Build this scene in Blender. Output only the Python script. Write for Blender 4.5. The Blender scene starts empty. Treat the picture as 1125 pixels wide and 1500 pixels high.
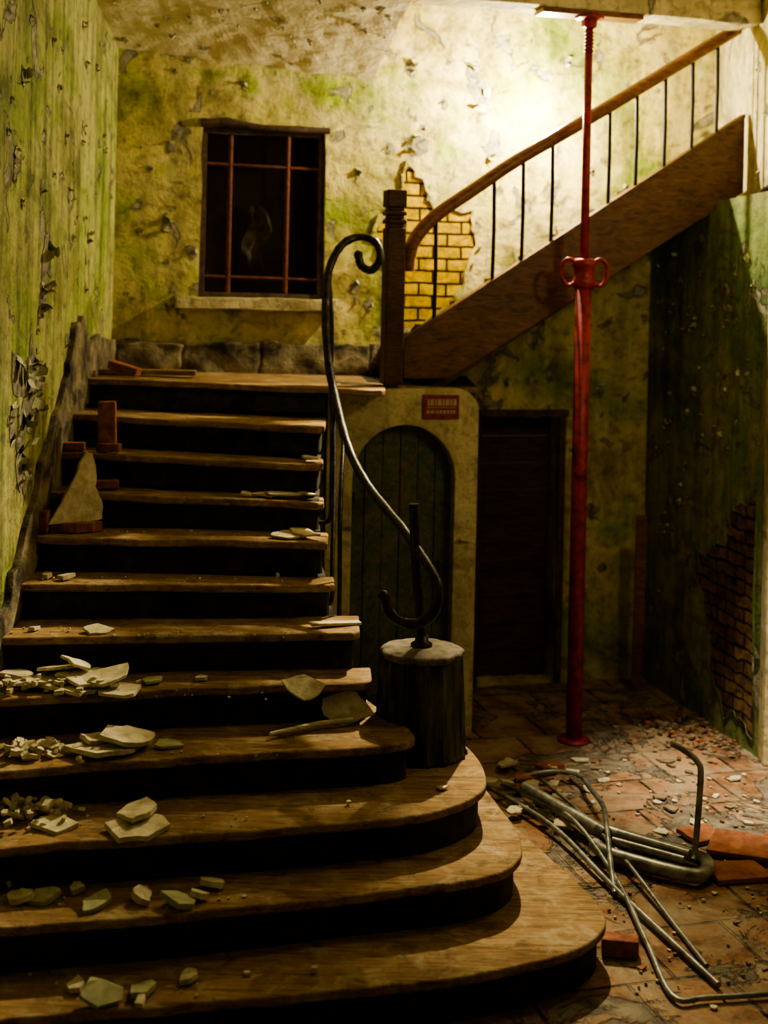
import bpy, bmesh, math, random
from mathutils import Vector, Matrix, noise
random.seed(7)
SC=bpy.context.scene
PHI=math.atan(.27); CP=math.cos(PHI); SP=math.sin(PHI)

# ---------------------------------------------------------------- helpers
def link(o,parent=None):
    SC.collection.objects.link(o)
    if parent is not None: o.parent=parent
    return o
def empty(name):
    e=bpy.data.objects.new(name,None); SC.collection.objects.link(e); return e
def frame(o,d):
    x=Vector(d).normalized(); y=Vector((0,0,1)); z=x.cross(y)
    m=Matrix((x,y,z)).transposed().to_4x4(); m.translation=Vector(o); return m
M_BACK=frame((-1.74,8.77,0),(CP,SP,0))
M_FRONT=frame((0,8.3,0),(CP,SP,0))
M_LEFT=frame((-1.74,0,0),(0,1,0))
PD=Vector((.2205,-.9754,0)).normalized()
M_PART=frame((1.897,9.752,0),PD)
def mesh_obj(name,bm,mats,parent=None,matrix=None,smooth=False):
    me=bpy.data.meshes.new(name); bmesh.ops.recalc_face_normals(bm,faces=bm.faces[:]); bm.to_mesh(me); bm.free()
    for m in (mats if isinstance(mats,list) else [mats]): me.materials.append(m)
    if smooth:
        for p in me.polygons: p.use_smooth=True
    o=bpy.data.objects.new(name,me); link(o,parent)
    if matrix is not None: o.matrix_world=matrix
    return o
def bevel(o,w,seg=2,angle=35):
    m=o.modifiers.new('bevel','BEVEL'); m.width=w; m.segments=seg; m.limit_method='ANGLE'; m.angle_limit=math.radians(angle)
    return o
def poly2d(name,splines,depth,mat,matrix,parent=None,zoff=0,bev=0):
    cu=bpy.data.curves.new(name+'_c','CURVE'); cu.dimensions='2D'; cu.fill_mode='BOTH'; cu.extrude=depth/2; cu.bevel_depth=bev
    for pts in splines:
        s=cu.splines.new('POLY'); s.points.add(len(pts)-1)
        for p,q in zip(s.points,pts): p.co=(q[0],q[1],0,1)
        s.use_cyclic_u=True
    t=bpy.data.objects.new('tmp',cu); SC.collection.objects.link(t)
    bpy.context.view_layer.update()
    me=bpy.data.meshes.new_from_object(t.evaluated_get(bpy.context.evaluated_depsgraph_get()))
    bpy.data.objects.remove(t)
    me.name=name; me.materials.clear(); me.materials.append(mat)
    o=bpy.data.objects.new(name,me); link(o,parent)
    o.matrix_world=matrix@Matrix.Translation((0,0,zoff))
    return o
def jag(pts,amp,sub,seed=0):
    rnd=random.Random(seed); out=[]
    n=len(pts)
    for i in range(n):
        a=Vector(pts[i]); b=Vector(pts[(i+1)%n])
        for k in range(sub):
            p=a.lerp(b,k/sub)
            out.append((p.x+rnd.uniform(-amp,amp),p.y+rnd.uniform(-amp,amp)))
    return out
def add_box(bm,c,s,rot=None,mi=0):
    r=bmesh.ops.create_cube(bm,size=1)
    M=Matrix.Translation(c)@((rot.to_4x4()) if rot is not None else Matrix.Identity(4))@Matrix.Diagonal((s[0],s[1],s[2],1))
    bmesh.ops.transform(bm,matrix=M,verts=r['verts'])
    for f in set(f for v in r['verts'] for f in v.link_faces): f.material_index=mi
    return r['verts']
def box(name,c,s,mat,parent=None,rot=None,bw=.004,matrix=None):
    bm=bmesh.new(); add_box(bm,c,s,rot); o=mesh_obj(name,bm,mat,parent,matrix); 
    if bw: bevel(o,bw)
    return o
def add_prism(bm,pts,z0,z1,mi=0):
    a=[bm.verts.new((p[0],p[1],z0)) for p in pts]; b=[bm.verts.new((p[0],p[1],z1)) for p in pts]
    n=len(pts); fs=[bm.faces.new(a[::-1]),bm.faces.new(b)]
    for i in range(n): fs.append(bm.faces.new((a[i],a[(i+1)%n],b[(i+1)%n],b[i])))
    for f in fs: f.material_index=mi
    return a+b
def cat(pts,sub=6,closed=False):
    P=[Vector(p) for p in pts]; out=[]
    for i in range(len(P)-1):
        p0=P[max(i-1,0)];p1=P[i];p2=P[i+1];p3=P[min(i+2,len(P)-1)]
        for k in range(sub):
            t=k/sub
            out.append(.5*((2*p1)+(p2-p0)*t+(2*p0-5*p1+4*p2-p3)*t*t+(3*p1-p0-3*p2+p3)*t**3))
    out.append(P[-1]); return out
def tube(name,pts,r,mat,parent=None,smoothpath=True,flat=1.0,res=5,bumpy=0):
    P=cat(pts) if smoothpath else [Vector(p) for p in pts]
    cu=bpy.data.curves.new(name,'CURVE'); cu.dimensions='3D'; cu.bevel_depth=r; cu.bevel_resolution=res; cu.use_fill_caps=True
    s=cu.splines.new('POLY'); s.points.add(len(P)-1)
    rr=random.Random(len(P))
    for q,p in zip(s.points,P): q.co=(p.x,p.y,p.z,1); q.radius=1+rr.uniform(-bumpy,bumpy)
    t=bpy.data.objects.new('tmp',cu); SC.collection.objects.link(t); bpy.context.view_layer.update()
    me=bpy.data.meshes.new_from_object(t.evaluated_get(bpy.context.evaluated_depsgraph_get()))
    bpy.data.objects.remove(t); me.materials.clear(); me.materials.append(mat)
    for p in me.polygons: p.use_smooth=True
    o=bpy.data.objects.new(name,me); link(o,parent); return o
def lathe(name,prof,c,mat,parent=None,seg=48,smooth=True,rfun=None):
    bm=bmesh.new(); rings=[]
    for (r,z) in prof:
        ring=[]
        for i in range(seg):
            a=2*math.pi*i/seg; q=r*(rfun(a,z) if rfun else 1)
            ring.append(bm.verts.new((c[0]+q*math.cos(a),c[1]+q*math.sin(a),c[2]+z)))
        rings.append(ring)
    for A,B in zip(rings,rings[1:]):
        for i in range(seg): bm.faces.new((A[i],A[(i+1)%seg],B[(i+1)%seg],B[i]))
    bm.faces.new(rings[0][::-1]); bm.faces.new(rings[-1])
    return mesh_obj(name,bm,mat,parent,smooth=smooth)

# ---------------------------------------------------------------- materials
class NT:
    def __init__(s,name,rough=.8,spec=.3,metal=0):
        s.m=bpy.data.materials.new(name); s.m.use_nodes=True; s.t=s.m.node_tree; s.b=s.t.nodes['Principled BSDF']
        s.b.inputs['Roughness'].default_value=rough; s.b.inputs['Metallic'].default_value=metal
        s.b.inputs['Specular IOR Level'].default_value=spec
        s.tc=s.t.nodes.new('ShaderNodeTexCoord'); s.heights=[]
    def map(s,scale=(1,1,1),rot=(0,0,0),loc=(0,0,0)):
        n=s.t.nodes.new('ShaderNodeMapping'); s.t.links.new(s.tc.outputs['Object'],n.inputs['Vector'])
        n.inputs['Scale'].default_value=scale; n.inputs['Rotation'].default_value=rot; n.inputs['Location'].default_value=loc
        return n.outputs[0]
    def noise(s,scale,detail=6,rough=.6,dist=0,vec=None):
        n=s.t.nodes.new('ShaderNodeTexNoise'); n.inputs['Scale'].default_value=scale; n.inputs['Detail'].default_value=detail
        n.inputs['Roughness'].default_value=rough; n.inputs['Distortion'].default_value=dist
        s.t.links.new(vec if vec is not None else s.map(),n.inputs['Vector']); return n.outputs[0]
    def ramp(s,fac,stops,interp='LINEAR'):
        n=s.t.nodes.new('ShaderNodeValToRGB'); s.t.links.new(fac,n.inputs[0]); cr=n.color_ramp; cr.interpolation=interp
        while len(cr.elements)<len(stops): cr.elements.new(.5)
        for e,(p,c) in zip(cr.elements,stops):
            e.position=p; e.color=(c,c,c,1) if isinstance(c,(int,float)) else (*c,1)
        return n.outputs[0]
    def mix(s,a,b,fac,mode='MIX'):
        n=s.t.nodes.new('ShaderNodeMix'); n.data_type='RGBA'; n.blend_type=mode
        def put(i,v):
            if isinstance(v,tuple): n.inputs[i].default_value=(*v,1)
            elif isinstance(v,(int,float)): n.inputs[i].default_value=v if i==0 else (v,v,v,1)
            else: s.t.links.new(v,n.inputs[i])
        put(6,a); put(7,b); put(0,fac); return n.outputs[2]
    def math(s,op,a,b=0):
        n=s.t.nodes.new('ShaderNodeMath'); n.operation=op
        for i,v in enumerate((a,b)):
            if isinstance(v,(int,float)): n.inputs[i].default_value=v
            else: s.t.links.new(v,n.inputs[i])
        return n.outputs[0]
    def color(s,c):
        if isinstance(c,tuple): s.b.inputs['Base Color'].default_value=(*c,1)
        else: s.t.links.new(c,s.b.inputs['Base Color'])
    def bump(s,h,strength=.5,dist=.01):
        n=s.t.nodes.new('ShaderNodeBump'); n.inputs['Strength'].default_value=strength; n.inputs['Distance'].default_value=dist
        s.t.links.new(h,n.inputs['Height']); s.t.links.new(n.outputs[0],s.b.inputs['Normal'])

def wall_mat(name,cols,loc=(0,0,0),peel=.62,streak=.6,sx=6,grime=.55,midf=.7,bs=.9):
    n=NT(name,.75,.22)
    v=n.map(loc=loc)
    a=n.noise(1.1,7,.62,.4,v)
    base=n.ramp(a,[(.34,cols[0]),(.46,cols[1]),(.56,cols[2]),(.68,cols[3])])
    st=n.noise(1.0,6,.6,.2,n.map(scale=(sx,.8,1),loc=loc))
    base=n.mix(base,n.ramp(st,[(.36,.4),(.56,1.0)]),streak,'MULTIPLY')
    gr=n.noise(14,9,.7,.3,v)
    base=n.mix(base,n.ramp(gr,[(.36,.3),(.5,1.0)]),grime,'MULTIPLY')
    mid=n.noise(2.3,8,.7,.6,n.map(loc=(loc[0]+7,loc[1],loc[2])))
    base=n.mix(base,n.ramp(mid,[(.36,(.42,.40,.26)),(.52,(1,1,1))]),midf,'MULTIPLY')
    pn=n.noise(4.2,8,.55,.8,v)
    pm=n.ramp(pn,[(peel,0.0),(peel+.015,1.0)])
    pl=n.ramp(gr,[(.3,(.11,.10,.06)),(.6,(.40,.36,.26))])
    base=n.mix(base,pl,pm)
    rim=n.ramp(pn,[(peel-.035,1.0),(peel-.004,.45),(peel+.02,.6),(peel+.05,1.0)])
    base=n.mix(base,rim,.8,'MULTIPLY')
    n.color(base)
    h=n.math('ADD',n.math('MULTIPLY',gr,.5),n.math('MULTIPLY',a,1.2))
    h=n.math('SUBTRACT',h,n.math('MULTIPLY',pm,.35))
    h=n.math('ADD',h,n.math('MULTIPLY',n.noise(5,3,.5,0,v),.8))
    n.bump(h,bs,.04); return n.m
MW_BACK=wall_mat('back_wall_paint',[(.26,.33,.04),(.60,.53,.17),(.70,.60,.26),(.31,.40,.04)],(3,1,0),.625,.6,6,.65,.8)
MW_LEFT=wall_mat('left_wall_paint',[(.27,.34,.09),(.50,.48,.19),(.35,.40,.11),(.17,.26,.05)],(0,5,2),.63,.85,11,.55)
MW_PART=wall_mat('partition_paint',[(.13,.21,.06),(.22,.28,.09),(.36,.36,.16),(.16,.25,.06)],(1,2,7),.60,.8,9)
MW_SOFF=wall_mat('soffit_plaster',[(.74,.65,.44),(.80,.71,.50),(.82,.74,.54),(.76,.67,.46)],(4,4,4),.66,.05,1,.25,.15,.5)
MW_CREAM=wall_mat('cream_plaster',[(.52,.46,.25),(.62,.54,.31),(.66,.58,.36),(.48,.43,.24)],(9,2,1),.66,.4)

def simple(name,c1,c2,scale=8,rough=.75,bs=.4,bd=.01,metal=0,mapscale=(1,1,1),lo=.35,hi=.65,spec=.3):
    n=NT(name,rough,spec,metal); a=n.noise(scale,8,.65,.3,n.map(scale=mapscale))
    n.color(n.ramp(a,[(lo,c1),(hi,c2)])); n.bump(a,bs,bd); return n.m
def wood(name,c1,c2,axis=(1,14,14),rough=.55,dust=None,stain=None,spec=.3,bs=.35,df=.75):
    n=NT(name,rough,spec); g=n.noise(3,9,.65,1.2,n.map(scale=axis)); b=n.noise(2.2,6,.65,.3)
    col=n.ramp(g,[(.32,c1),(.66,c2)]); col=n.mix(col,n.ramp(b,[(.35,.5),(.65,1.0)]),.7,'MULTIPLY')
    if dust:
        d=n.noise(7,9,.75,.5); col=n.mix(col,dust,n.ramp(d,[(.50,0.0),(.68,df)]))
    if stain:
        d=n.noise(4.5,9,.75,1.0,n.map(loc=(3,3,3))); col=n.mix(col,stain,n.ramp(d,[(.55,0.0),(.64,.7)]))
    n.color(col); n.bump(g,bs,.008); return n.m
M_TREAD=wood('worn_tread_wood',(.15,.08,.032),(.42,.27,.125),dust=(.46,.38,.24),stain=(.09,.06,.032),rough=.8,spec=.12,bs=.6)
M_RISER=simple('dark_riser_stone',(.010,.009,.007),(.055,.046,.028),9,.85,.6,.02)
M_DWOOD=wood('dark_brown_wood',(.03,.013,.007),(.12,.055,.026),(2,14,14),.45)
M_PLANK=wood('door_plank_wood',(.035,.018,.009),(.12,.065,.032),(2,14,14),.8,spec=.1)
M_STRING=wood('stringer_wood',(.06,.027,.012),(.20,.10,.046),(3,10,10),.5)
M_RAILW=wood('handrail_wood',(.10,.04,.013),(.30,.13,.05),(3,10,10),.35)
M_IRON=simple('wrought_iron',(.012,.011,.010),(.08,.07,.055),30,.38,.5,.004,.6)
M_ROD=simple('dark_baluster_iron',(.008,.007,.006),(.025,.02,.016),30,.6,.3,.003,.2)
M_RUST=simple('rusty_bar',(.06,.018,.010),(.17,.055,.028),20,.8,.5,.004)
M_FRAME=simple('dark_window_frame',(.035,.02,.012),(.11,.07,.042),15,.7,.5,.005)
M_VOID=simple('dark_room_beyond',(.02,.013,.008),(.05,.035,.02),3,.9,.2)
M_RAG=simple('dark_rag',(.02,.016,.012),(.07,.055,.04),12,.9,.5)
M_RED=simple('red_prop_paint',(.08,.008,.012),(.32,.032,.045),14,.45,.5,.005,.1,lo=.32,hi=.58)
M_STONE=simple('base_stone',(.035,.028,.018),(.30,.245,.15),5,.85,1,.06,lo=.38,hi=.62)
M_STUMP=simple('fluted_newel_paint',(.010,.012,.008),(.12,.12,.08),7,.5,.9,.02,0,(3,3,.4),.42,.68)
M_STUMPT=simple('newel_cap_stone',(.07,.058,.04),(.23,.195,.14),14,.85,.8,.01)
M_PIPE=simple('galvanised_tube',(.12,.12,.095),(.38,.38,.32),14,.4,.4,.004,.4)
M_CHUNK=simple('broken_plaster',(.38,.32,.20),(.70,.63,.46),14,.85,.8,.01)
M_CHGRN=simple('painted_plaster_green',(.24,.25,.13),(.48,.47,.28),10,.8,.6,.008)
M_DIRT=simple('dusty_brown_rubble',(.12,.085,.05),(.32,.24,.14),14,.85,.8,.01)
M_TERRA=simple('terracotta',(.20,.07,.03),(.42,.165,.08),12,.8,.6,.008)
M_BRICKP=simple('loose_brick',(.16,.05,.025),(.36,.14,.07),14,.85,.8,.01)
M_SIGN=simple('enamel_sign_red',(.14,.02,.015),(.28,.05,.04),20,.4,.3,.003)
M_SIGNL=simple('sign_letters',(.35,.25,.17),(.45,.34,.22),20,.5)
M_TEAL=wood('dark_green_door',(.03,.055,.03),(.12,.155,.085),(10,10,1.2),.6,dust=(.2,.12,.06),stain=(.02,.025,.02))
M_FLAKEB=simple('bare_plaster_patch',(.06,.05,.035),(.32,.28,.20),18,.85,.9,.012)
M_FLAKE=simple('peeled_paint_flake',(.26,.28,.10),(.58,.54,.30),16,.7,.6,.006)
M_FLAKEG=simple('peeled_grey_green_flake',(.22,.23,.13),(.52,.49,.31),9,.7,.6,.006)
M_FLAKEC=simple('peeled_cream_flake',(.42,.37,.22),(.66,.6,.42),16,.7,.6,.006)

def brick_mat(name,c1,c2,mort,loc=(0,0,0),bw=.2,rh=.085,gd=.25,wob=.02):
    n=NT(name,.85,.15); v=n.map(loc=loc)
    b=n.t.nodes.new('ShaderNodeTexBrick'); n.t.links.new(n.mix(v,n.noise(5,4,.6,0,v),wob,'ADD'),b.inputs['Vector'])
    b.inputs['Scale'].default_value=1; b.inputs['Brick Width'].default_value=bw; b.inputs['Row Height'].default_value=rh
    b.inputs['Mortar Size'].default_value=.010; b.inputs['Mortar Smooth'].default_value=.4
    b.inputs['Color1'].default_value=(*c1,1); b.inputs['Color2'].default_value=(*c2,1); b.inputs['Mortar'].default_value=(*mort,1)
    g=n.noise(12,9,.75,.4,v); col=n.mix(b.outputs['Color'],n.ramp(g,[(.38,gd),(.56,1.0)]),.9,'MULTIPLY'); n.color(col)
    n.bump(n.math('SUBTRACT',n.math('MULTIPLY',g,.8),b.outputs['Fac']),1,.03); return n.m
M_YBRICK=brick_mat('yellow_brick',(.62,.40,.002),(.74,.50,.006),(.035,.02,.004),(.05,.02,0),gd=.4)
M_BBRICK=brick_mat('brown_brick',(.15,.085,.04),(.30,.18,.085),(.04,.03,.018),(0,0,0),.24,.08,.2,.09)

def floor_mat():
    n=NT('terracotta_tile_floor',.8,.2)
    v=n.map(rot=(0,0,-PHI),loc=(.12,.1,0))
    v=n.mix(v,n.noise(3,3,.5,0),.03,'ADD')
    b=n.t.nodes.new('ShaderNodeTexBrick'); n.t.links.new(v,b.inputs['Vector']); b.offset=0.5
    b.inputs['Scale'].default_value=1; b.inputs['Brick Width'].default_value=.42; b.inputs['Row Height'].default_value=.42
    b.inputs['Mortar Size'].default_value=.010; b.inputs['Mortar Smooth'].default_value=.3
    b.inputs['Color1'].default_value=(.26,.125,.06,1); b.inputs['Color2'].default_value=(.38,.21,.115,1); b.inputs['Mortar'].default_value=(.03,.022,.016,1)
    g=n.noise(9,9,.7,.5); big=n.noise(1.8,8,.7,.7); dst=n.noise(2.6,9,.75,.4,n.map(loc=(5,5,0)))
    col=n.mix(b.outputs['Color'],n.ramp(g,[(.35,.3),(.6,1.0)]),.85,'MULTIPLY')
    col=n.mix(col,(.38,.31,.205),n.ramp(dst,[(.44,0.0),(.62,.85)]))
    gm=n.ramp(big,[(.515,0.0),(.54,.9)])
    col=n.mix(col,n.ramp(g,[(.35,(.06,.05,.038)),(.62,(.26,.225,.165))]),gm)
    n.color(col)
    h=n.math('SUBTRACT',n.math('MULTIPLY',g,.6),b.outputs['Fac']); h=n.math('SUBTRACT',h,n.math('MULTIPLY',gm,.8)); n.bump(h,1,.025); return n.m
M_FLOOR=floor_mat()

# ---------------------------------------------------------------- room shell
bm=bmesh.new(); add_prism(bm,[(-1.74,2.5),(2.7,2.5),(2.7,10.3),(-1.74,10.3)],-.1,0); mesh_obj('floor',bm,M_FLOOR)
bm=bmesh.new(); add_prism(bm,[(-1.9,2.5),(2.7,2.5),(2.7,10.3),(-1.9,10.3)],5.3,5.4); mesh_obj('ceiling',bm,MW_SOFF)
win=[(.55,2.65),(1.385,2.65),(1.375,3.77),(.55,3.77)]; door=[(2.515,.02),(3.09,.02),(3.09,1.86),(2.515,1.86)]
poly2d('wall_back',[[(-.1,0),(4.7,0),(4.7,5.3),(-.1,5.3)],jag(win,.008,6,3),jag(door,.008,6,5)],.24,MW_BACK,M_BACK,zoff=-.12)
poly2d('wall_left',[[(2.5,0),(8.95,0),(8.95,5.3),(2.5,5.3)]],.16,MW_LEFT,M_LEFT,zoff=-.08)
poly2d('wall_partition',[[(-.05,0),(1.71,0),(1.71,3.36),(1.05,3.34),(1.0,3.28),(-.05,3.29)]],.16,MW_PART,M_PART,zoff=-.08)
M_RW=frame((2.36,8.95,0),(0,-1,0))
poly2d('wall_right',[[(-1.1,3.2),(.8,3.2),(.8,5.3),(-1.1,5.3)],[(.8,0),(6.4,0),(6.4,5.3),(.8,5.3)]],.16,MW_CREAM,M_RW,zoff=-.08)
bm=bmesh.new(); add_prism(bm,jag([(2.262,7.93),(2.44,7.93),(2.44,8.09),(2.275,8.09)],.003,4,2),0,5.28)
bevel(mesh_obj('trim_pillar',bm,MW_CREAM),.01)

# soffit of the flight above (top left)
bm=bmesh.new()
nx,ny=60,60
def soff(x,y): return 4.15+.23*(9.15-y)+.014*noise.noise(Vector((x*3,y*3,0)))+.006*noise.noise(Vector((x*11,y*11,3)))
grid=[]
for j in range(ny+1):
    row=[]
    for i in range(nx+1):
        y0=5.8; yb=9.24; t=j/ny; 
        xl=-1.745; y=y0+(yb-y0)*t
        xr=-.11+(9.22-y)*.19+.02*noise.noise(Vector((y*5,0,1)))
        x=xl+(xr-xl)*i/nx
        yy=min(y,9.235+.27*x) if j<ny else 9.235+.27*x
        row.append((x,yy))
    grid.append(row)
lo=[[bm.verts.new((x,y,soff(x,y))) for x,y in row] for row in grid]
hi=[[bm.verts.new((x,y,soff(x,y)+.3)) for x,y in row] for row in grid]
for j in range(ny):
    for i in range(nx):
        bm.faces.new((lo[j][i],lo[j][i+1],lo[j+1][i+1],lo[j+1][i])); bm.faces.new((hi[j][i],hi[j+1][i],hi[j+1][i+1],hi[j][i+1]))
for j in range(ny):
    bm.faces.new((lo[j][nx],hi[j][nx],hi[j+1][nx],lo[j+1][nx])); bm.faces.new((lo[j][0],lo[j+1][0],hi[j+1][0],hi[j][0]))
for i in range(nx): bm.faces.new((lo[0][i],hi[0][i],hi[0][i+1],lo[0][i+1]))
mesh_obj('ceiling_soffit_slab',bm,MW_SOFF)

bd=Vector((1,.30,0)).normalized(); mb=frame((.2,7.98,0),bd)
bm=bmesh.new(); add_prism(bm,jag([(0,0),(2.24,0),(2.24,.3),(0,.3)],.004,10,4),-.26,0)
o=mesh_obj('ceiling_beam',bm,MW_CREAM,matrix=mb@Matrix.Translation((0,4.45,0))); bevel(o,.012)

# ---------------------------------------------------------------- torn plaster patches
def patch(name,pts,mat,M,rimmat,seed,rim=.03,rd=.022,ja=.018,sub=5):
    e=empty(name)
    p=jag(pts,ja,sub,seed); poly2d('bricks',[p],.006,mat,M,e,zoff=.004)
    cx=sum(q[0] for q in p)/len(p); cy=sum(q[1] for q in p)/len(p); rnd=random.Random(seed)
    outer=[]
    for q in p:
        d=Vector((q[0]-cx,q[1]-cy)); d.normalize(); w=rim*rnd.uniform(.3,2.0); outer.append((q[0]+d.x*w,q[1]+d.y*w))
    poly2d('torn_plaster_edge',[outer,p],rd,rimmat,M,e,zoff=rd/2)
    return e
patch('exposed_yellow_brick',[(1.94,3.56),(2.06,3.46),(2.13,3.28),(2.40,3.27),(2.43,3.06),(2.37,2.8),(2.22,2.60),(1.98,2.44),(1.86,2.5),(1.86,2.9),(1.72,3.14),(1.88,3.28)],M_YBRICK,M_BACK,MW_BACK,5)
patch('exposed_brown_brick',[(.80,1.12),(1.0,1.05),(1.12,1.15),(1.25,1.16),(1.33,1.40),(1.44,1.45),(1.64,1.50),(1.64,.10),(1.4,.2),(1.3,.12),(1.16,.3),(1.05,.38),(1.13,.62),(1.0,.68),(.96,.82),(.84,.9),(.9,1.02)],M_BBRICK,M_PART,MW_PART,8,.006,.010,.022,5)

def flakes(name,spots,M,mats,seed=1,big=1.0,ang0=(.25,.8)):
    rnd=random.Random(seed); bm=bmesh.new()
    for (x,y,s) in spots:
        n=rnd.randint(6,10); a0=rnd.uniform(0,6.28); ar=rnd.uniform(.5,1.0)
        c=bm.verts.new((x,y,.004)); ring=[]
        for i in range(n):
            a=a0+6.283*i/n; q=s*rnd.uniform(.55,1.25); ring.append(bm.verts.new((x+math.cos(a)*q*ar,y+math.sin(a)*q,.003)))
        for i in range(n): f=bm.faces.new((c,ring[i],ring[(i+1)%n])); f.material_index=0
        for k in range(rnd.randint(2,4)):
            a=rnd.choice([-1.57,-1.2,-1.9,2.6,.4,1.4])+rnd.uniform(-.4,.4); w=s*rnd.uniform(.6,1.2)*big; L=s*rnd.uniform(.4,.95)*big
            bx=x+math.cos(a)*s*.8*ar; by=y+math.sin(a)*s*.8
            d=Vector((-math.cos(a),-math.sin(a),0)); t=Vector((-d.y,d.x,0)); cur=[]
            st=5; pos=Vector((bx,by,.003)); ang=rnd.uniform(*ang0); ca=rnd.uniform(.1,.55)
            for j in range(st+1):
                ww=w*(1-.10*j)*rnd.uniform(.7,1.15); sk=rnd.uniform(-.12,.12)*w
                cur.append([bm.verts.new(pos+t*(u*ww*.5+sk)+Vector((0,0,rnd.uniform(0,.003)))) for u in (-1,-.3,.4,1)])
                pos=pos+(d*math.cos(ang)+Vector((0,0,1))*math.sin(ang))*(L/st); ang+=ca
            for A,B in zip(cur,cur[1:]):
                for i in range(3): f=bm.faces.new((A[i],A[i+1],B[i+1],B[i])); f.material_index=1
    return mesh_obj(name,bm,mats,matrix=M)
rnd=random.Random(11)
def free_back(x,y):
    if .4<x<1.55 and 2.45<y<3.95: return False
    if 1.65<x<2.5 and 2.35<y<3.65: return False
    return True
sp=[(.35,3.62,.055),(.33,3.12,.065),(.5,2.95,.055),(2.0,3.72,.09),(2.46,4.1,.16),(2.40,4.22,.10),(2.55,3.72,.11),(1.95,4.25,.08),(1.6,3.5,.055),(3.1,4.35,.05),(2.2,4.0,.05),(1.6,2.75,.06),(1.7,2.62,.05)]
for i in range(54):
    x=rnd.uniform(.1,3.9); y=rnd.uniform(2.5,4.6)
    if free_back(x,y): sp.append((x,y,rnd.uniform(.014,.042)))
flakes('peeling_paint_back',sp,M_BACK,[M_FLAKEB,M_FLAKE],3,.8,(.1,.5))
sp=[(3.25,1.9,.05),(3.3,1.6,.04),(3.35,1.2,.06),(2.9,2.1,.05),(3.25,2.2,.04),(3.6,2.0,.05),(3.45,.8,.04),(2.7,2.1,.04),(3.3,.6,.05),(3.4,2.05,.06)]
flakes('peeling_paint_under_stairs',sp,M_BACK,[M_FLAKEB,M_FLAKE],4)
sp=[(7.4,3.5,.04),(8.0,3.0,.05),(7.5,2.4,.04),(6.5,3.7,.06),(7.8,3.6,.05),(7.5,3.2,.05),(6.4,3.3,.06),(6.9,3.2,.05)]
for i in range(34): sp.append((rnd.uniform(6.2,8.6),rnd.uniform(2.0,4.2),rnd.uniform(.010,.034)))
flakes('peeling_paint_left',sp,M_LEFT,[M_FLAKEB,M_FLAKE],5,1.1,(.2,.7))
sp=[(7.02,2.84,.12),(6.98,2.74,.12),(6.95,2.64,.10),(6.90,2.55,.06),(6.78,2.25,.14),(6.72,2.12,.15),(6.60,2.0,.14),(6.86,2.05,.12),(6.5,2.25,.14),(6.75,2.36,.11),(6.6,1.82,.11),(6.45,2.05,.12),(6.68,1.74,.07),(6.9,2.2,.09)]
flakes('curled_paint_sheets_left',sp,M_LEFT,[M_FLAKEB,M_FLAKEG],25,.85,(.05,.4))
sp=[]
for i in range(60):
    x,y=rnd.uniform(.1,1.6),rnd.uniform(.6,3.0)
    if x>.75 and y<1.6: continue
    sp.append((x,y,rnd.uniform(.02,.05)))
flakes('peeling_paint_partition',sp,M_PART,[M_FLAKEB,M_FLAKE],6,.9)
flakes('peeling_paint_right',[(.25,4.2,.05),(.45,3.9,.05),(.6,4.4,.05),(.3,3.5,.04)],M_RW,[M_FLAKEB,M_FLAKEC],7)
M_PF=frame((2.262,7.93,0),(1,0,0))
flakes('peeling_paint_pillar',[(.02,2.75,.06),(.03,2.55,.06),(.05,2.3,.04),(.03,1.9,.03),(.04,3.1,.04),(.02,1.3,.03)],M_PF,[M_FLAKEB,M_FLAKEC],17)
sp=[]
for i in range(50):
    sp.append((rnd.uniform(-1.7,.0),-rnd.uniform(7.2,8.8),rnd.uniform(.012,.036)))
o=flakes('peeling_plaster_soffit',sp,Matrix.Identity(4),[M_FLAKEB,M_FLAKEC],9,1.0,(.1,.5))
for v in o.data.vertices:
    x,y,z=v.co; yy=min(-y,9.18+.27*x); v.co=(x,yy,soff(x,yy)-z-.002)

# ---------------------------------------------------------------- window
W=empty('window_1')
poly2d('frame',[[(.55,2.65),(1.385,2.65),(1.375,3.77),(.55,3.77)],[(.585,2.68),(1.35,2.68),(1.34,3.735),(.585,3.735)]],.07,M_FRAME,M_BACK,W,zoff=-.07,bev=.004)
poly2d('dark_room_backing',[[(.5,2.6),(1.45,2.6),(1.45,3.85),(.5,3.85)]],.02,M_VOID,M_BACK,W,zoff=-.26)  # dark-coloured sheet, stands in for the unlit interior behind the bars
def wl(M,p): return M@Vector(p)
for i,x in enumerate((.745,1.13)): tube('bar_v%d'%i,[wl(M_BACK,(x,2.66,-.05)),wl(M_BACK,(x,3.76,-.05))],.017,M_RUST,W,False)
for i,z in enumerate((2.79,3.53)): tube('bar_h%d'%i,[wl(M_BACK,(.56,z,-.045)),wl(M_BACK,(1.38,z-.01,-.045))],.010,M_RUST,W,False)
tube('lintel',[wl(M_BACK,(.54,3.79,.0)),wl(M_BACK,(.75,3.80,.01)),wl(M_BACK,(.95,3.775,.012)),wl(M_BACK,(1.40,3.78,.0))],.026,M_FRAME,W,True,bumpy=.25)
bm=bmesh.new(); bmesh.ops.create_grid(bm,x_segments=8,y_segments=16,size=.5)
for v in bm.verts:
    y=v.co.y; w=.17*(1-.6*abs(y*1.6))+.03*noise.noise(Vector((y*6,v.co.x*2,0)))
    v.co=Vector((.94+v.co.x*w+.03*math.sin(y*7),3.06+y*.42,-.10+.03*noise.noise(Vector((v.co.x*6,y*5,2)))))
mesh_obj('hanging_rag',bm,M_RAG,W,M_BACK,True)
poly2d('sill',[jag([(.40,2.585),(1.45,2.575),(1.45,2.645),(.40,2.65)],.006,8,4)],.11,MW_CREAM,M_BACK,W,zoff=.02,bev=.005)

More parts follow.
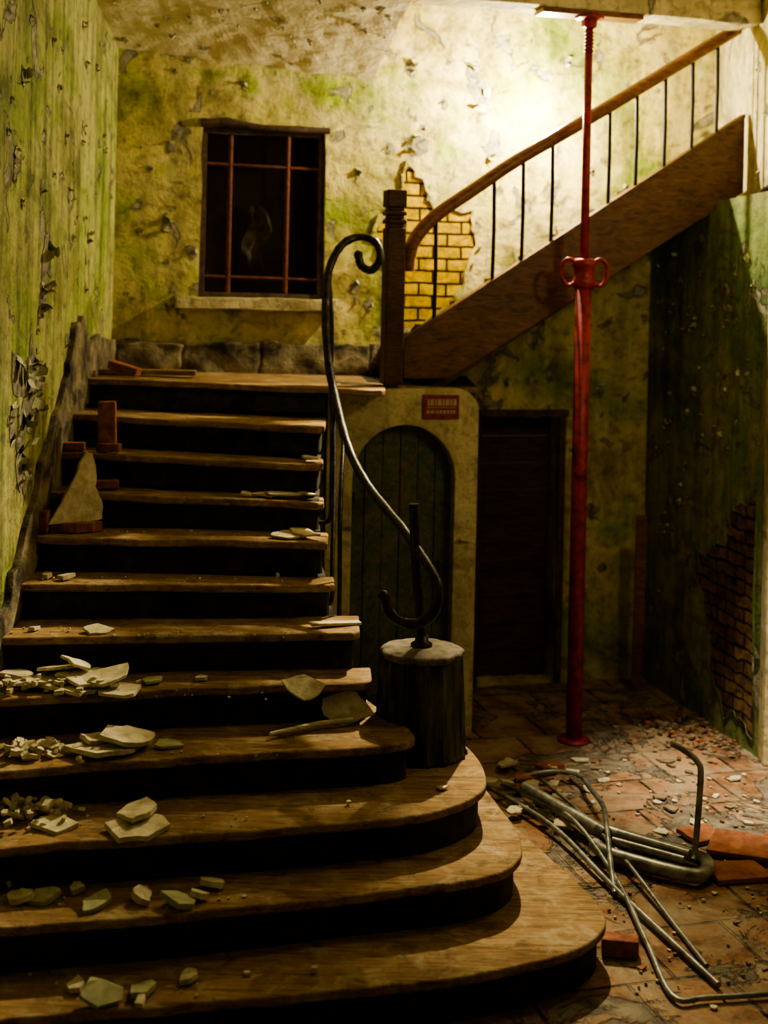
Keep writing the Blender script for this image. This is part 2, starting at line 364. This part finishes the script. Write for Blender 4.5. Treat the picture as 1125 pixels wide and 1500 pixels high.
# ---------------------------------------------------------------- dark doorway under the stairs
D=empty('door_2')
bm=bmesh.new(); rr=random.Random(4)
for i in range(10): add_box(bm,(2.80,.10+.190*i,-.16+rr.uniform(-.004,.004)),(.60,.186,.03))
o=mesh_obj('horizontal_planks',bm,M_PLANK,D,M_BACK); bevel(o,.004,1)
bm=bmesh.new()
add_box(bm,(2.495,.94,.012),(.045,1.88,.03)); add_box(bm,(3.115,.94,.012),(.05,1.88,.03)); add_box(bm,(2.81,1.89,.014),(.70,.05,.034))
o=mesh_obj('door_frame',bm,M_FRAME,D,M_BACK); bevel(o,.006)

# ---------------------------------------------------------------- staircase
S=empty('staircase')
h=.1815
L={1:4.57,2:4.85,3:5.16,4:5.48,5:5.88,6:6.22,7:6.53,8:6.81,9:7.08,10:7.30,11:7.55,12:7.92}
R={5:(-.015,6.29),6:(-.08,6.48),7:(-.214,6.76),8:(-.257,6.90),9:(-.29,7.14),10:(-.305,7.28),11:(-.31,7.46),12:(.02,7.94)}
XL=-1.735
front={
1:[(XL,4.57),(-.7,4.80),(.15,4.99),(.45,5.08),(.68,5.20),(.85,5.33),(.94,5.47),(.955,5.62),(.90,5.85),(.80,6.15),(.68,6.5),(.58,6.95)],
2:[(XL,4.87),(-.7,5.11),(-.1,5.30),(.15,5.37),(.36,5.44),(.52,5.54),(.61,5.67),(.64,5.82),(.63,6.0),(.59,6.22),(.5,6.55),(.42,6.9)],
3:[(XL,5.16),(-.7,5.40),(-.1,5.56),(.15,5.64),(.30,5.73),(.42,5.85),(.49,5.99),(.505,6.15),(.49,6.35),(.44,6.55),(.36,6.75),(.2,6.95)],
4:[(XL,5.48),(-.9,5.73),(-.3,5.88),(0,5.95),(.12,6.0),(.18,6.08),(.16,6.2),(.1,6.35),(0,6.55),(-.1,6.8)],
}
def shrink(pts,d):
    out=[]; n=len(pts)
    for i,p in enumerate(pts):
        a=Vector(pts[max(i-1,0)]); b=Vector(pts[min(i+1,n-1)]); t=(b-a).normalized(); nrm=Vector((-t.y,t.x))
        q=Vector(p)+nrm*d
        out.append((max(q.x,XL) if i==0 else q.x,q.y))
    out[0]=(XL,out[0][1]); return out
def smooth2(pts): return [(v.x,v.y) for v in cat([(p[0],p[1],0) for p in pts],4)]
for k in range(1,13):
    z=h*k; zp=h*(k-1)
    if k<=4: fr=smooth2(front[k])
    elif k<12: fr=[(XL,L[k]),(-1.2,L[k]+(R[k][1]-L[k])*.36+.006),(-.7,L[k]+(R[k][1]-L[k])*.68-.004),(R[k][0]-.03,R[k][1]-.004),(R[k][0],R[k][1]+.03)]
    else: fr=[(XL,L[12]),(-1.0,7.925),(-.1,7.93),(0,7.945),(.02,7.98),(.02,8.2)]
    bm=bmesh.new()
    ins=shrink(fr,.035)
    if k<=4: body=ins+[(-.33,7.3),(-.33,8.2),(XL,8.2)]
    elif k<12: body=[q for q in ins]+[(-.335,max(7.6,R[k][1]+.2)),(-.335,8.2),(XL,8.2)]
    else: body=[(XL,7.955),(-.335,7.965),(-.335,8.2),(-.33,8.215),(.58,8.46),(.58,9.36),(-.11,9.19),(XL,8.75)]
    add_prism(bm,body,zp,z-.034)
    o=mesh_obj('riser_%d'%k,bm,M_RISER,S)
    bm=bmesh.new()
    if k<=3: back=[(-.33,front[k][-1][1]+.05),(XL,L[k+1]+.3)]
    elif k==4: back=[(-.33,6.85),(XL,L[5]+.2)]
    elif k<11: back=[(R[k][0]-.01,R[k+1][1]+.07),(XL,L[k+1]+.07)]
    elif k==11: back=[(-.32,8.0),(XL,8.0)]
    else: back=[(.02,8.28),(.60,8.44),(.60,9.37),(-.11,9.19),(XL,8.75)]
    pts=fr+back
    dense=[]
    for i in range(len(pts)):
        a=Vector(pts[i]); b=Vector(pts[(i+1)%len(pts)]); m=max(1,int((b-a).length/.03))
        for j in range(m):
            p=a.lerp(b,j/m); w=.010*noise.noise(Vector((p.x*5,p.y*5,k)))+.009*noise.noise(Vector((p.x*24,p.y*24,k)))
            y=p.y+(w if i<len(fr)-1 else 0)
            dense.append((max(p.x,XL),y))
    vs=add_prism(bm,dense,z-.038,z)
    tilt=.035 if k>=9 else (.02 if k in(7,8) else 0)
    for v in vs:
        t=(v.co.x+1.74)/1.5; v.co.z+= -tilt*max(0,t)*(1 if k!=12 else (1 if v.co.x<.03 else .8)) +.010*noise.noise(Vector((v.co.x*3,k*2.3,0)))
    o=mesh_obj('tread_%d'%k,bm,M_TREAD,S); bevel(o,.010,3)
top=[(4.6,.35),(5.5,.82),(6.3,1.2),(6.64,1.5),(7.0,1.85),(7.3,2.08),(7.5,2.26),(7.64,2.48),(7.78,2.50),(7.9,2.40),(8.3,2.38),(8.72,2.34)]
bot=[(8.72,2.17),(7.9,2.0),(7.2,1.5),(6.5,1.1),(5.6,.6),(4.6,.02)]
poly2d('trim_stone_left',[jag(top+bot,.03,5,12)],.03,M_STONE,M_LEFT,zoff=.014,bev=.006)
bm=bmesh.new(); rr=random.Random(5); x=.02
while x<2.0:
    w=rr.uniform(.26,.55); add_box(bm,(x+w/2,2.15+.10,.02),(w-.004,.19+rr.uniform(-.03,.03),.04)); x+=w
for i in range(4):
    bmesh.ops.subdivide_edges(bm,edges=bm.edges[:],cuts=1,use_grid_fill=True)
for v in bm.verts: v.co+=.028*noise.noise_vector(v.co*7)
mesh_obj('trim_stone_back',bm,M_STONE,matrix=M_BACK,smooth=True)

# landing front wall with arched cupboard door
def arc(cx,cy,r,a0,a1,n,ry=None):
    ry=ry or r
    return [(cx+r*math.cos(math.radians(a0+(a1-a0)*i/n)),cy+ry*math.sin(math.radians(a0+(a1-a0)*i/n))) for i in range(n+1)]
outer=[(-.34,0),(.605,0)]+arc(.605-.14,2.12-.14,.14,0,90,8)+[(-.34,2.12)]
inner=[(-.19,.01),(.47,.01)]+arc(.14,1.57,.33,0,180,18,.34)
poly2d('wall_cupboard',[outer,inner],.08,MW_CREAM,M_FRONT,zoff=.0,bev=.006)
bm=bmesh.new(); add_prism(bm,[(.585,8.50),(.585,9.38),(.50,9.36),(.50,8.48)],0,2.1); mesh_obj('wall_cupboard_side',bm,MW_CREAM)
DD=empty('door_1')
bm=bmesh.new(); rr=random.Random(8)
x=-.2
while x<.48:
    w=.112; cx=x+w/2; t=min(1,abs(cx-.14)/.35); ht=1.57+.35*math.sqrt(max(0,1-t*t))+.02
    add_box(bm,(cx,ht/2,-.045+rr.uniform(-.004,.004)),(w-.004,ht,.024)); x+=w
bevel(mesh_obj('door_leaf',bm,M_TEAL,DD,M_FRONT),.004)
bm=bmesh.new()
add_box(bm,(.40,1.0,-.02),(.03,.12,.03)); add_box(bm,(-.165,1.45,-.024),(.03,.10,.02)); add_box(bm,(-.165,.5,-.024),(.03,.10,.02))
bevel(mesh_obj('latch_and_hinges',bm,M_IRON,DD,M_FRONT),.004)

# warning sign
SG=empty('warning_sign')
poly2d('plate',[[(.25,1.945),(.475,1.945),(.475,2.085),(.25,2.085)]],.008,M_SIGN,M_FRONT,SG,zoff=.052,bev=.003)
bm=bmesh.new(); rr=random.Random(2); x=.275
for w in (.012,.022,.012,.026,.012,.024,.014,.02):
    add_box(bm,(x+w/2,2.043,.0585),(w,.040,.003)); x+=w+.006
x=.27
while x<.45:
    w=rr.uniform(.008,.02); add_box(bm,(x+w/2,1.985,.0585),(w,.02,.003)); x+=w+.006
add_box(bm,(.362,2.012,.0585),(.19,.004,.003))
mesh_obj('lettering',bm,M_SIGNL,SG,M_FRONT)

# ---------------------------------------------------------------- upper flight
U=empty('upper_stair_flight')
def ztop(s): return 2.425+.655*(s-.155)
def zbot(s): return 2.17+.625*(s-.414)
poly2d('outer_stringer',[[(.13,2.19),(.414,2.19),(2.40,zbot(2.40)),(2.40,ztop(2.40)),(.13,ztop(.13))]],.05,M_STRING,M_FRONT,U,zoff=0,bev=.004)
poly2d('stringer_cap',[[(.13,ztop(.13)),(2.40,ztop(2.40)),(2.40,ztop(2.40)+.022),(.13,ztop(.13)+.022)]],.075,M_STRING,M_FRONT,U,zoff=0,bev=.003)
bm=bmesh.new()
for i in range(9):
    s0=.22+i*.245; zt=2.18+.16*(i+1)
    if s0+.27>2.38: break
    add_box(bm,(s0+.135,zt-.015,-.46),(.28,.03,.86)); add_box(bm,(s0+.02,zt-.09,-.46),(.02,.15,.86))
mesh_obj('steps',bm,M_DWOOD,U,M_FRONT)
poly2d('underside_boards',[[(.30,2.13),(.40,2.13),(2.40,zbot(2.40)),(2.40,zbot(2.4)+.04),(.36,2.17)]],.86,M_DWOOD,M_FRONT,U,zoff=-.46)
Rl=[(.145,8.34,2.84),(.15,8.34,2.93),(.19,8.35,3.05),(.314,8.385,3.19),(.566,8.45,3.375),(.82,8.52,3.556),(1.26,8.64,3.83),(2.17,8.887,4.415),(2.26,8.91,4.47)]
tube('handrail',Rl,.042,M_RAILW,U,res=6)
def railz(x):
    P=cat(Rl)
    for a,b in zip(P,P[1:]):
        if a.x<=x<=b.x: return a.z+(b.z-a.z)*(x-a.x)/max(1e-6,b.x-a.x)
    return P[-1].z
for i,x in enumerate((.31,.67,.853,1.04,1.41,1.59,1.78,1.965,2.135)):
    y=8.3+.27*x; s=x/CP
    tube('baluster_%d'%i,[(x,y,ztop(s)-.02),(x+.004,y,(ztop(s)+railz(x))/2),(x,y,railz(x))],.0125,M_ROD,U,False)

N=empty('wooden_newel_post')
rz=Matrix.Rotation(PHI,3,'Z')
bm=bmesh.new(); nc=(.055,8.30)
for z0,z1,w in ((2.15,3.10,.118),(3.10,3.125,.10),(3.125,3.15,.125),(3.15,3.175,.098),(3.175,3.20,.125),(3.20,3.225,.10),(3.225,3.33,.122)):
    add_box(bm,(nc[0],nc[1],(z0+z1)/2),(w,w,z1-z0+.001),rz)
bevel(mesh_obj('post',bm,M_DWOOD,N),.008,2)

# ---------------------------------------------------------------- fluted newel base
NB=empty('fluted_newel_base')
def fl(a,z): return 1-.08*(abs(math.sin(a*9+.3*math.sin(3*a))))**.45+.03*noise.noise(Vector((math.cos(a)*6,math.sin(a)*6,z*5)))
prof=[(.226,0),(.226,.02)]+[(.218-.024*t/12,.03+.44*t/12) for t in range(13)]
lathe('fluted_drum',prof,(.215,6.42,h*3-.004),M_STUMP,NB,200,True,fl)
lathe('stone_cap',[(.185,-.01),(.192,.0),(.196,.008),(.193,.018),(.182,.026),(.12,.034),(.03,.036)],(.215,6.42,h*3+.468),M_STUMPT,NB,96,True,lambda a,z:1+.018*math.sin(5*a+1)+.018*math.sin(11*a)+.012*math.sin(23*a))

# ---------------------------------------------------------------- wrought iron handrail
I=empty('wrought_iron_handrail')
ir=[(-.157,8.1,2.92),(-.135,8.1,2.859),(-.074,8.1,2.84),(-.027,8.1,2.91),(-.057,8.1,3.004),(-.158,8.1,3.032),(-.258,8.05,2.976),(-.325,8.0,2.83),(-.336,7.9,2.613),(-.312,7.75,2.344),(-.262,7.6,2.124),(-.166,7.3,1.857),(-.039,7.0,1.685),(.1155,6.6,1.565),(.224,6.3,1.46),(.275,6.2,1.373),(.256,6.18,1.263),(.18,6.18,1.209),(.102,6.18,1.223),(.055,6.2,1.265),(.032,6.2,1.32)]
tube('scrolled_rail',ir,.024,M_IRON,I,res=5,bumpy=.10)
lathe('scroll_tip',[(.0,-.03),(.022,-.02),(.028,0),(.022,.02),(.0,.03)],(-.157,8.1,2.925),M_IRON,I,16)
lathe('hook_tip',[(.0,-.03),(.02,-.022),(.029,0),(.02,.022),(.0,.03)],(.03,6.2,1.325),M_IRON,I,16)
tube('standard',[(.162,6.42,1.715),(.175,6.42,1.5),(.2,6.42,1.2),(.215,6.42,1.055)],.025,M_IRON,I,False)
lathe('standard_collar',[(.05,0),(.05,.015),(.032,.025),(.03,.05)],(.213,6.42,1.046),M_IRON,I,24)
tube('upright_1',[(-.30,7.72,2.30),(-.275,7.62,2.0),(-.262,7.4,1.62),(-.262,7.36,1.50),(-.28,7.35,1.465),(-.335,7.35,1.46)],.012,M_IRON,I,True)
tube('upright_2',[(-.20,7.40,1.94),(-.20,7.0,1.6),(-.19,6.86,1.2),(-.19,6.85,.75)],.012,M_IRON,I,True)
tube('upright_3',[(-.27,7.62,2.12),(-.245,7.3,1.7),(-.235,7.0,1.3),(-.235,6.95,1.13),(-.30,6.95,1.11)],.012,M_IRON,I,True)
tube('upright_4',[(-.325,8.0,2.80),(-.30,7.98,2.5),(-.30,7.97,2.17)],.012,M_IRON,I,True)

# ---------------------------------------------------------------- steel prop
P=empty('adjustable_steel_prop')
px,py=1.215,8.32
lathe('lower_tube',[(.048,0.0),(.048,2.80)],(px,py,.01),M_RED,P,32)
lathe('base_plate',[(.10,0),(.10,.012),(.06,.02)],(px,py,.0),M_RED,P,32)
lathe('upper_tube',[(.027,0),(.024,1.58)],(px,py,2.78),M_RED,P,24)
lathe('collar',[(.055,0),(.070,.01),(.070,.05),(.060,.06),(.060,.12),(.072,.13),(.072,.17),(.05,.18)],(px,py,2.76),M_RED,P,32)
for sgn in (-1,1):
    tube('handle_%d'%(sgn+2),[(px+sgn*.06,py-.02,2.92),(px+sgn*.10,py-.02,2.935),(px+sgn*.135,py-.02,2.90),(px+sgn*.135,py-.02,2.82),(px+sgn*.10,py-.02,2.775),(px+sgn*.06,py-.02,2.79)],.013,M_RED,P)
lathe('head_plate',[(.03,0),(.045,.01),(.05,.05),(.09,.06),(.09,.075)],(px,py,4.34),M_RED,P,8,False)
for i in range(6): lathe('thread_%d'%i,[(.026,0),(.033,.006),(.026,.012)],(px,py,4.20+.022*i),M_RED,P,20)
box('packing_board',(1.22,8.36,4.431),(.66,.15,.032),M_RAILW,None,rz,.004)
tube('wall_handrail',[(2.27,8.75,3.28),(2.30,8.4,3.36),(2.34,7.9,3.47),(2.30,7.5,3.52)],.02,M_IRON,None)
box('leaning_plank',(1.80,9.38,.61),(.075,.03,1.22),M_RAILW,None,Matrix.Rotation(math.radians(3),3,'X'),.004)

# ---------------------------------------------------------------- debris
def chunk_bm(bm,c,size,th,seed,rot=None,mi=0,n=None,ar=.75):
    r=random.Random(seed); n=n or r.randint(4,7); a0=r.uniform(0,6.28)
    pts=[]
    for i in range(n):
        a=a0+6.283*(i+r.uniform(-.3,.3))/n; q=size*r.uniform(.6,1.15); pts.append((math.cos(a)*q,math.sin(a)*q*ar))
    if size>.05: pts=jag(pts,size*.035,3,seed)
    vs=add_prism(bm,pts,-th/2,th/2,mi)
    rm=Matrix.Rotation(r.uniform(0,6.28),3,'Z') if rot is None else rot
    for v in vs:
        v.co.x*=1+r.uniform(-.03,.03); v.co.z+=r.uniform(-.12,.12)*th
        v.co=rm@v.co+Vector(c)
def rx(deg,deg2=0,z=0): return Matrix.Rotation(math.radians(z),3,'Z')@Matrix.Rotation(math.radians(deg),3,'X')@Matrix.Rotation(math.radians(deg2),3,'Y')
bm=bmesh.new(); sd=100
def slab(k,x,y,size,th=.018,dz=0,rot=None,mi=0,ar=.75):
    global sd; sd+=1
    z=(h*k if k else 0)+th/2+.004+dz
    if rot is None:
        r=random.Random(sd); rot=rx(r.uniform(-9,9),r.uniform(-6,6),r.uniform(0,360)); z+=size*.06
    x=max(x,-1.73+size)
    chunk_bm(bm,(x,y,z),size,th,sd,rot,mi,None,ar)
slab(1,-.93,4.80,.085,.02,.02,rx(35,10,20),1); slab(1,-.80,4.88,.07,mi=1); slab(1,-.66,4.98,.055,mi=0); slab(1,-.80,4.80,.045)
slab(1,-1.05,4.9,.05,mi=0)
for x,y,s,m in ((-1.33,5.17,.06,0),(-1.24,5.19,.08,1),(-1.13,5.25,.04,0),(-1.03,5.14,.07,1),(-.87,5.2,.055,0),(-.72,5.17,.09,1),(-.62,5.32,.065,0),(-1.4,5.3,.05,0),(-.66,5.22,.04,0)):
    slab(2,x,y,s,.024 if s<.07 else .02,mi=m,dz=.01,rot=rx(14,-8,x*300))
slab(3,-.92,5.43,.15,.02,mi=0); slab(3,-.94,5.50,.11,.018,.035,mi=0); slab(3,-1.27,5.43,.10,.018,mi=0)
for i in range(90):
    slab(3,-1.42+random.gauss(0,.10),5.52+random.gauss(0,.05),random.uniform(.008,.034),random.uniform(.010,.028),random.uniform(0,.05),rx(random.uniform(-30,30),random.uniform(-30,30),random.uniform(0,360)))
slab(4,-1.14,5.80,.19,.018,mi=0); slab(4,-1.18,5.84,.13,.018,.03,rx(8,14,40),0); slab(4,-1.04,5.83,.14,.018,.045,rx(-6,-12,200),0); slab(4,-.88,5.88,.07,.012,mi=1)
for i in range(80):
    slab(4,-1.52+random.gauss(0,.14),5.74+random.gauss(0,.05),random.uniform(.008,.034),random.uniform(.010,.028),random.uniform(0,.035),rx(random.uniform(-30,30),random.uniform(-30,30),random.uniform(0,360)))
slab(4,-.13,6.28,.125,.02,.06,rx(62,-8,10),0)
slab(5,-1.40,6.10,.22,.014,mi=0); slab(5,-1.28,6.12,.19,.014,.03,rx(5,8,30),0); slab(5,-1.42,6.2,.14,.014,.055,rx(-7,10,80),0); slab(5,-1.22,6.1,.15,.014,.05,rx(8,-8,10),0); slab(5,-1.6,6.12,.1,.018,.03); slab(5,-1.02,6.2,.07,.012,mi=1)
slab(5,-1.14,6.05,.15,.014,.0,rx(0,2,120),0); slab(5,-.33,6.12,.115,.012,.01,rx(28,25,-30),0); slab(5,-.80,6.25,.03)
slab(5,-1.34,6.16,.10,.012,.085,rx(14,20,50),0)
for i in range(60): slab(5,-1.42+random.gauss(0,.17),6.05+random.gauss(0,.05),random.uniform(.008,.03),random.uniform(.008,.024),random.uniform(0,.04))
slab(6,-1.30,6.36,.08,.014,mi=0,rot=rx(14,0,30)); slab(7,-1.52,6.66,.05); slab(7,-1.62,6.68,.04); slab(6,-1.6,6.36,.04)
slab(7,-.50,6.80,.02,.02); slab(8,-.44,7.0,.11,.010,-.012); slab(8,-.38,7.02,.08,.010,.0); slab(9,-.60,7.22,.12,.008,-.018,rx(2,0,60)); slab(9,-.50,7.22,.10,.008,-.01,rx(1,3,20)); slab(9,-.38,7.24,.08,.008,-.01,rx(0,3,0)); slab(9,-.7,7.2,.05,.008,-.015); slab(10,-.38,7.36,.06,.01,-.02)
slab(1,-.2,5.05,.018,.02); slab(1,-.45,5.02,.02,.01); slab(3,.3,5.95,.035,.008); slab(3,-.1,5.75,.015,.012)
for i in range(160):
    k=random.choice([1,2,3,4,5,6,6,7,8]); slab(k,random.uniform(-1.7,-.4),L[k]+random.uniform(.08,.22)+ (0 if k>4 else .2),random.uniform(.003,.010),.006)
mesh_obj('plaster_debris_on_stairs',bm,[M_CHUNK,M_CHGRN])
tube('broken_lath',[(-.46,6.02,h*4+.02),(-.25,6.16,h*4+.028),(-.10,6.22,h*4+.03)],.012,M_CHUNK,None,False,bumpy=.3)
box('splintered_board',(-.20,6.60,h*6+.012),(.26,.05,.014),M_CHUNK,None,rx(0,3,24),.003)

SH=empty('plaster_shard')
pts=[(-.15,0),(.15,0),(.145,.10),(.12,.17),(.135,.25),(.115,.34),(.08,.35),(.0,.21),(-.07,.10)]
poly2d('shard',[jag(pts,.007,3,3)],.02,M_CHUNK,frame((-1.55,6.98,h*8+.045),(.78,.62,0))@Matrix.Rotation(math.radians(-14),4,'X'),SH,bev=.002)
bm=bmesh.new(); chunk_bm(bm,(-1.55,6.98,h*8+.024),.14,.045,55,rx(0,0,20),0,9,.5); mesh_obj('foot',bm,M_BRICKP,SH)
def brick(c,s,rot,name='brick'):
    o=box(name,c,s,M_BRICKP,None,rot,.008); return o
brick((-1.48,7.38,h*10+.15),(.095,.06,.24),rx(0,-2,5)); brick((-1.46,7.34,h*10+.025),(.13,.06,.045),rx(0,0,-8)); brick((-1.65,7.36,h*10+.025),(.11,.06,.045),rx(0,0,6))
brick((-1.44,7.22,h*9+.027),(.12,.06,.045),rx(0,0,10)); brick((-1.53,8.1,h*12+.045),(.19,.08,.05),rx(0,14,-14)); brick((-1.69,6.90,h*8+.06),(.045,.07,.11),rx(0,0,0))
bm=bmesh.new(); add_box(bm,(-1.42,8.28,h*12+.015),(.58,.12,.03),rx(0,0,3)); bevel(mesh_obj('loose_floorboard',bm,M_TREAD),.004)

bm=bmesh.new()
def fl_slab(x,y,s,th=.015,mi=0,dz=0):
    global sd; sd+=1; r=random.Random(sd)
    chunk_bm(bm,(x,y,th/2+.003+dz+s*.04),s,th,sd,rx(r.uniform(-8,8),r.uniform(-8,8),r.uniform(0,360)),mi)
for i in range(150):
    y=8.55+random.gauss(0,.25); xm=1.897+(9.752-y)*.226-.07
    fl_slab(min(xm,1.92+random.gauss(0,.14)),y,random.uniform(.006,.03),random.uniform(.006,.02),random.choice([3,3,3,3,2]),random.uniform(0,.04))
for i in range(100):
    fl_slab(random.uniform(.8,2.15),random.uniform(6.9,8.0),random.choice([.01,.012,.016,.03,.055])*random.uniform(.7,1.3),random.uniform(.005,.010),random.choice([0,0,3,3,2]))
for i in range(130):
    x=random.uniform(1.02,2.1); fl_slab(x,random.uniform(5.1,6.9),random.uniform(.004,.014)*random.choice([1,1,1,1,2.4]),random.uniform(.004,.010),random.choice([0,3,3,2]))
for i in range(34): fl_slab(.84+random.gauss(0,.08),7.4+random.gauss(0,.22),random.uniform(.03,.08),.012,random.choice([0,0,2]),random.uniform(0,.04))
mesh_obj('floor_rubble',bm,[M_CHUNK,M_CHGRN,M_TERRA,M_DIRT])
def tile(c,s,rot):
    bm=bmesh.new(); add_prism(bm,jag([(-s/2,-s/2*.7),(s/2,-s/2*.75),(s/2*.95,s/2*.7),(-s/2*.9,s/2*.75)],.006,4,int(c[0]*100)),-.012,.012)
    for v in bm.verts: v.co=rot@v.co+Vector(c)
    bevel(mesh_obj('broken_floor_tile',bm,M_TERRA),.004)
tile((1.72,6.42,.018),.28,rx(0,0,12)); tile((1.80,6.66,.05),.30,rx(7,-2,-20)); tile((1.66,6.86,.02),.22,rx(4,3,35)); tile((2.02,6.75,.03),.26,rx(0,4,60))
brick((1.03,5.62,.04),(.15,.085,.075),rx(0,0,-8)); brick((1.0,7.75,.03),(.15,.09,.05),rx(0,0,30))

K=empty('bent_metal_tubing')
tube('thick_tube',[(.80,7.22,.10),(1.15,6.70,.07)],.036,M_PIPE,K,False)
tube('frame_a',[(1.13,6.80,.06),(1.25,6.72,.05),(1.50,6.55,.05),(1.58,6.45,.05),(1.55,6.33,.05),(1.45,6.30,.05),(1.15,6.50,.05),(1.08,6.62,.05)],.034,M_PIPE,K)
tube('frame_b',[(1.2,6.66,.09),(1.5,6.44,.085)],.026,M_PIPE,K,False)
tube('frame_c',[(1.16,6.58,.09),(1.46,6.38,.085)],.018,M_PIPE,K,False)
tube('upright_hook',[(1.44,6.62,.55),(1.50,6.62,.52),(1.565,6.6,.47),(1.575,6.57,.40),(1.54,6.50,.10),(1.52,6.46,.05)],.015,M_PIPE,K)
tube('loop',[(.72,7.5,.03),(.95,7.62,.05),(1.13,7.56,.06),(1.16,7.3,.08),(1.18,7.0,.10),(1.15,6.7,.11),(1.12,6.4,.06),(1.10,6.15,.02)],.013,M_PIPE,K)
tube('rod_a',[(.62,7.40,.04),(.9,6.85,.05),(1.1,6.2,.03),(1.37,5.35,.02)],.013,M_PIPE,K)
tube('rod_b',[(.70,7.42,.05),(.98,6.9,.09),(1.12,6.3,.04),(1.15,5.7,.03),(1.17,5.26,.02),(1.30,5.25,.02),(1.60,5.30,.02)],.011,M_PIPE,K)
tube('rod_c',[(.9,7.3,.12),(1.02,7.0,.10),(1.18,6.5,.06),(1.3,5.9,.02),(1.36,5.5,.02)],.010,M_PIPE,K)

# ---------------------------------------------------------------- lights
def aim(o,loc,tgt):
    o.location=loc; o.rotation_euler=(Vector(tgt)-Vector(loc)).to_track_quat('-Z','Y').to_euler()
def lamp(name,typ,loc,e,col,tgt=None,**k):
    l=bpy.data.lights.new(name,typ); l.energy=e; l.color=col
    for a,b in k.items(): setattr(l,a,b)
    o=bpy.data.objects.new(name,l); link(o); o.location=loc
    if tgt: aim(o,loc,tgt)
    return o
lamp('stairwell_lamp','POINT',(1.02,9.08,4.00),270,(1,.87,.55),shadow_soft_size=.025)
lamp('stair_boost_spot','SPOT',(.98,8.98,4.0),1450,(1,.84,.50),(-.25,6.2,1.2),spot_size=math.radians(62),spot_blend=1,shadow_soft_size=.03)  # added boost beside the stairwell lamp, brightens the steps and spares the wall
lamp('hall_spot','SPOT',(1.75,6.7,4.9),1900,(1,.88,.64),(2.05,7.55,.0),spot_size=math.radians(27),spot_blend=1,shadow_soft_size=.04)
lamp('side_fill','POINT',(2.15,6.5,3.6),40,(1,.84,.52),shadow_soft_size=.10)  # added soft fill out of view, brightens the soffit and stair front
w=bpy.data.worlds.new('world'); SC.world=w; w.use_nodes=True
w.node_tree.nodes['Background'].inputs[0].default_value=(1,.86,.6,1); w.node_tree.nodes['Background'].inputs[1].default_value=.08

# ---------------------------------------------------------------- camera
cd=bpy.data.cameras.new('camera'); cam=bpy.data.objects.new('camera',cd); link(cam)
cd.sensor_fit='HORIZONTAL'; cd.sensor_width=36; cd.lens=2000/1125*36; cd.shift_y=-320/1125
r=.022; c=math.cos(r); s=math.sin(r)
cam.matrix_world=Matrix(((c,-s,0,0),(0,0,-1,0),(s,c,0,2.70),(0,0,0,1)))
cd.dof.use_dof=True; cd.dof.focus_distance=6.3; cd.dof.aperture_fstop=1.8
SC.camera=cam
try:
    SC.view_settings.view_transform='AgX'; SC.view_settings.look='AgX - Medium High Contrast'
except Exception: pass
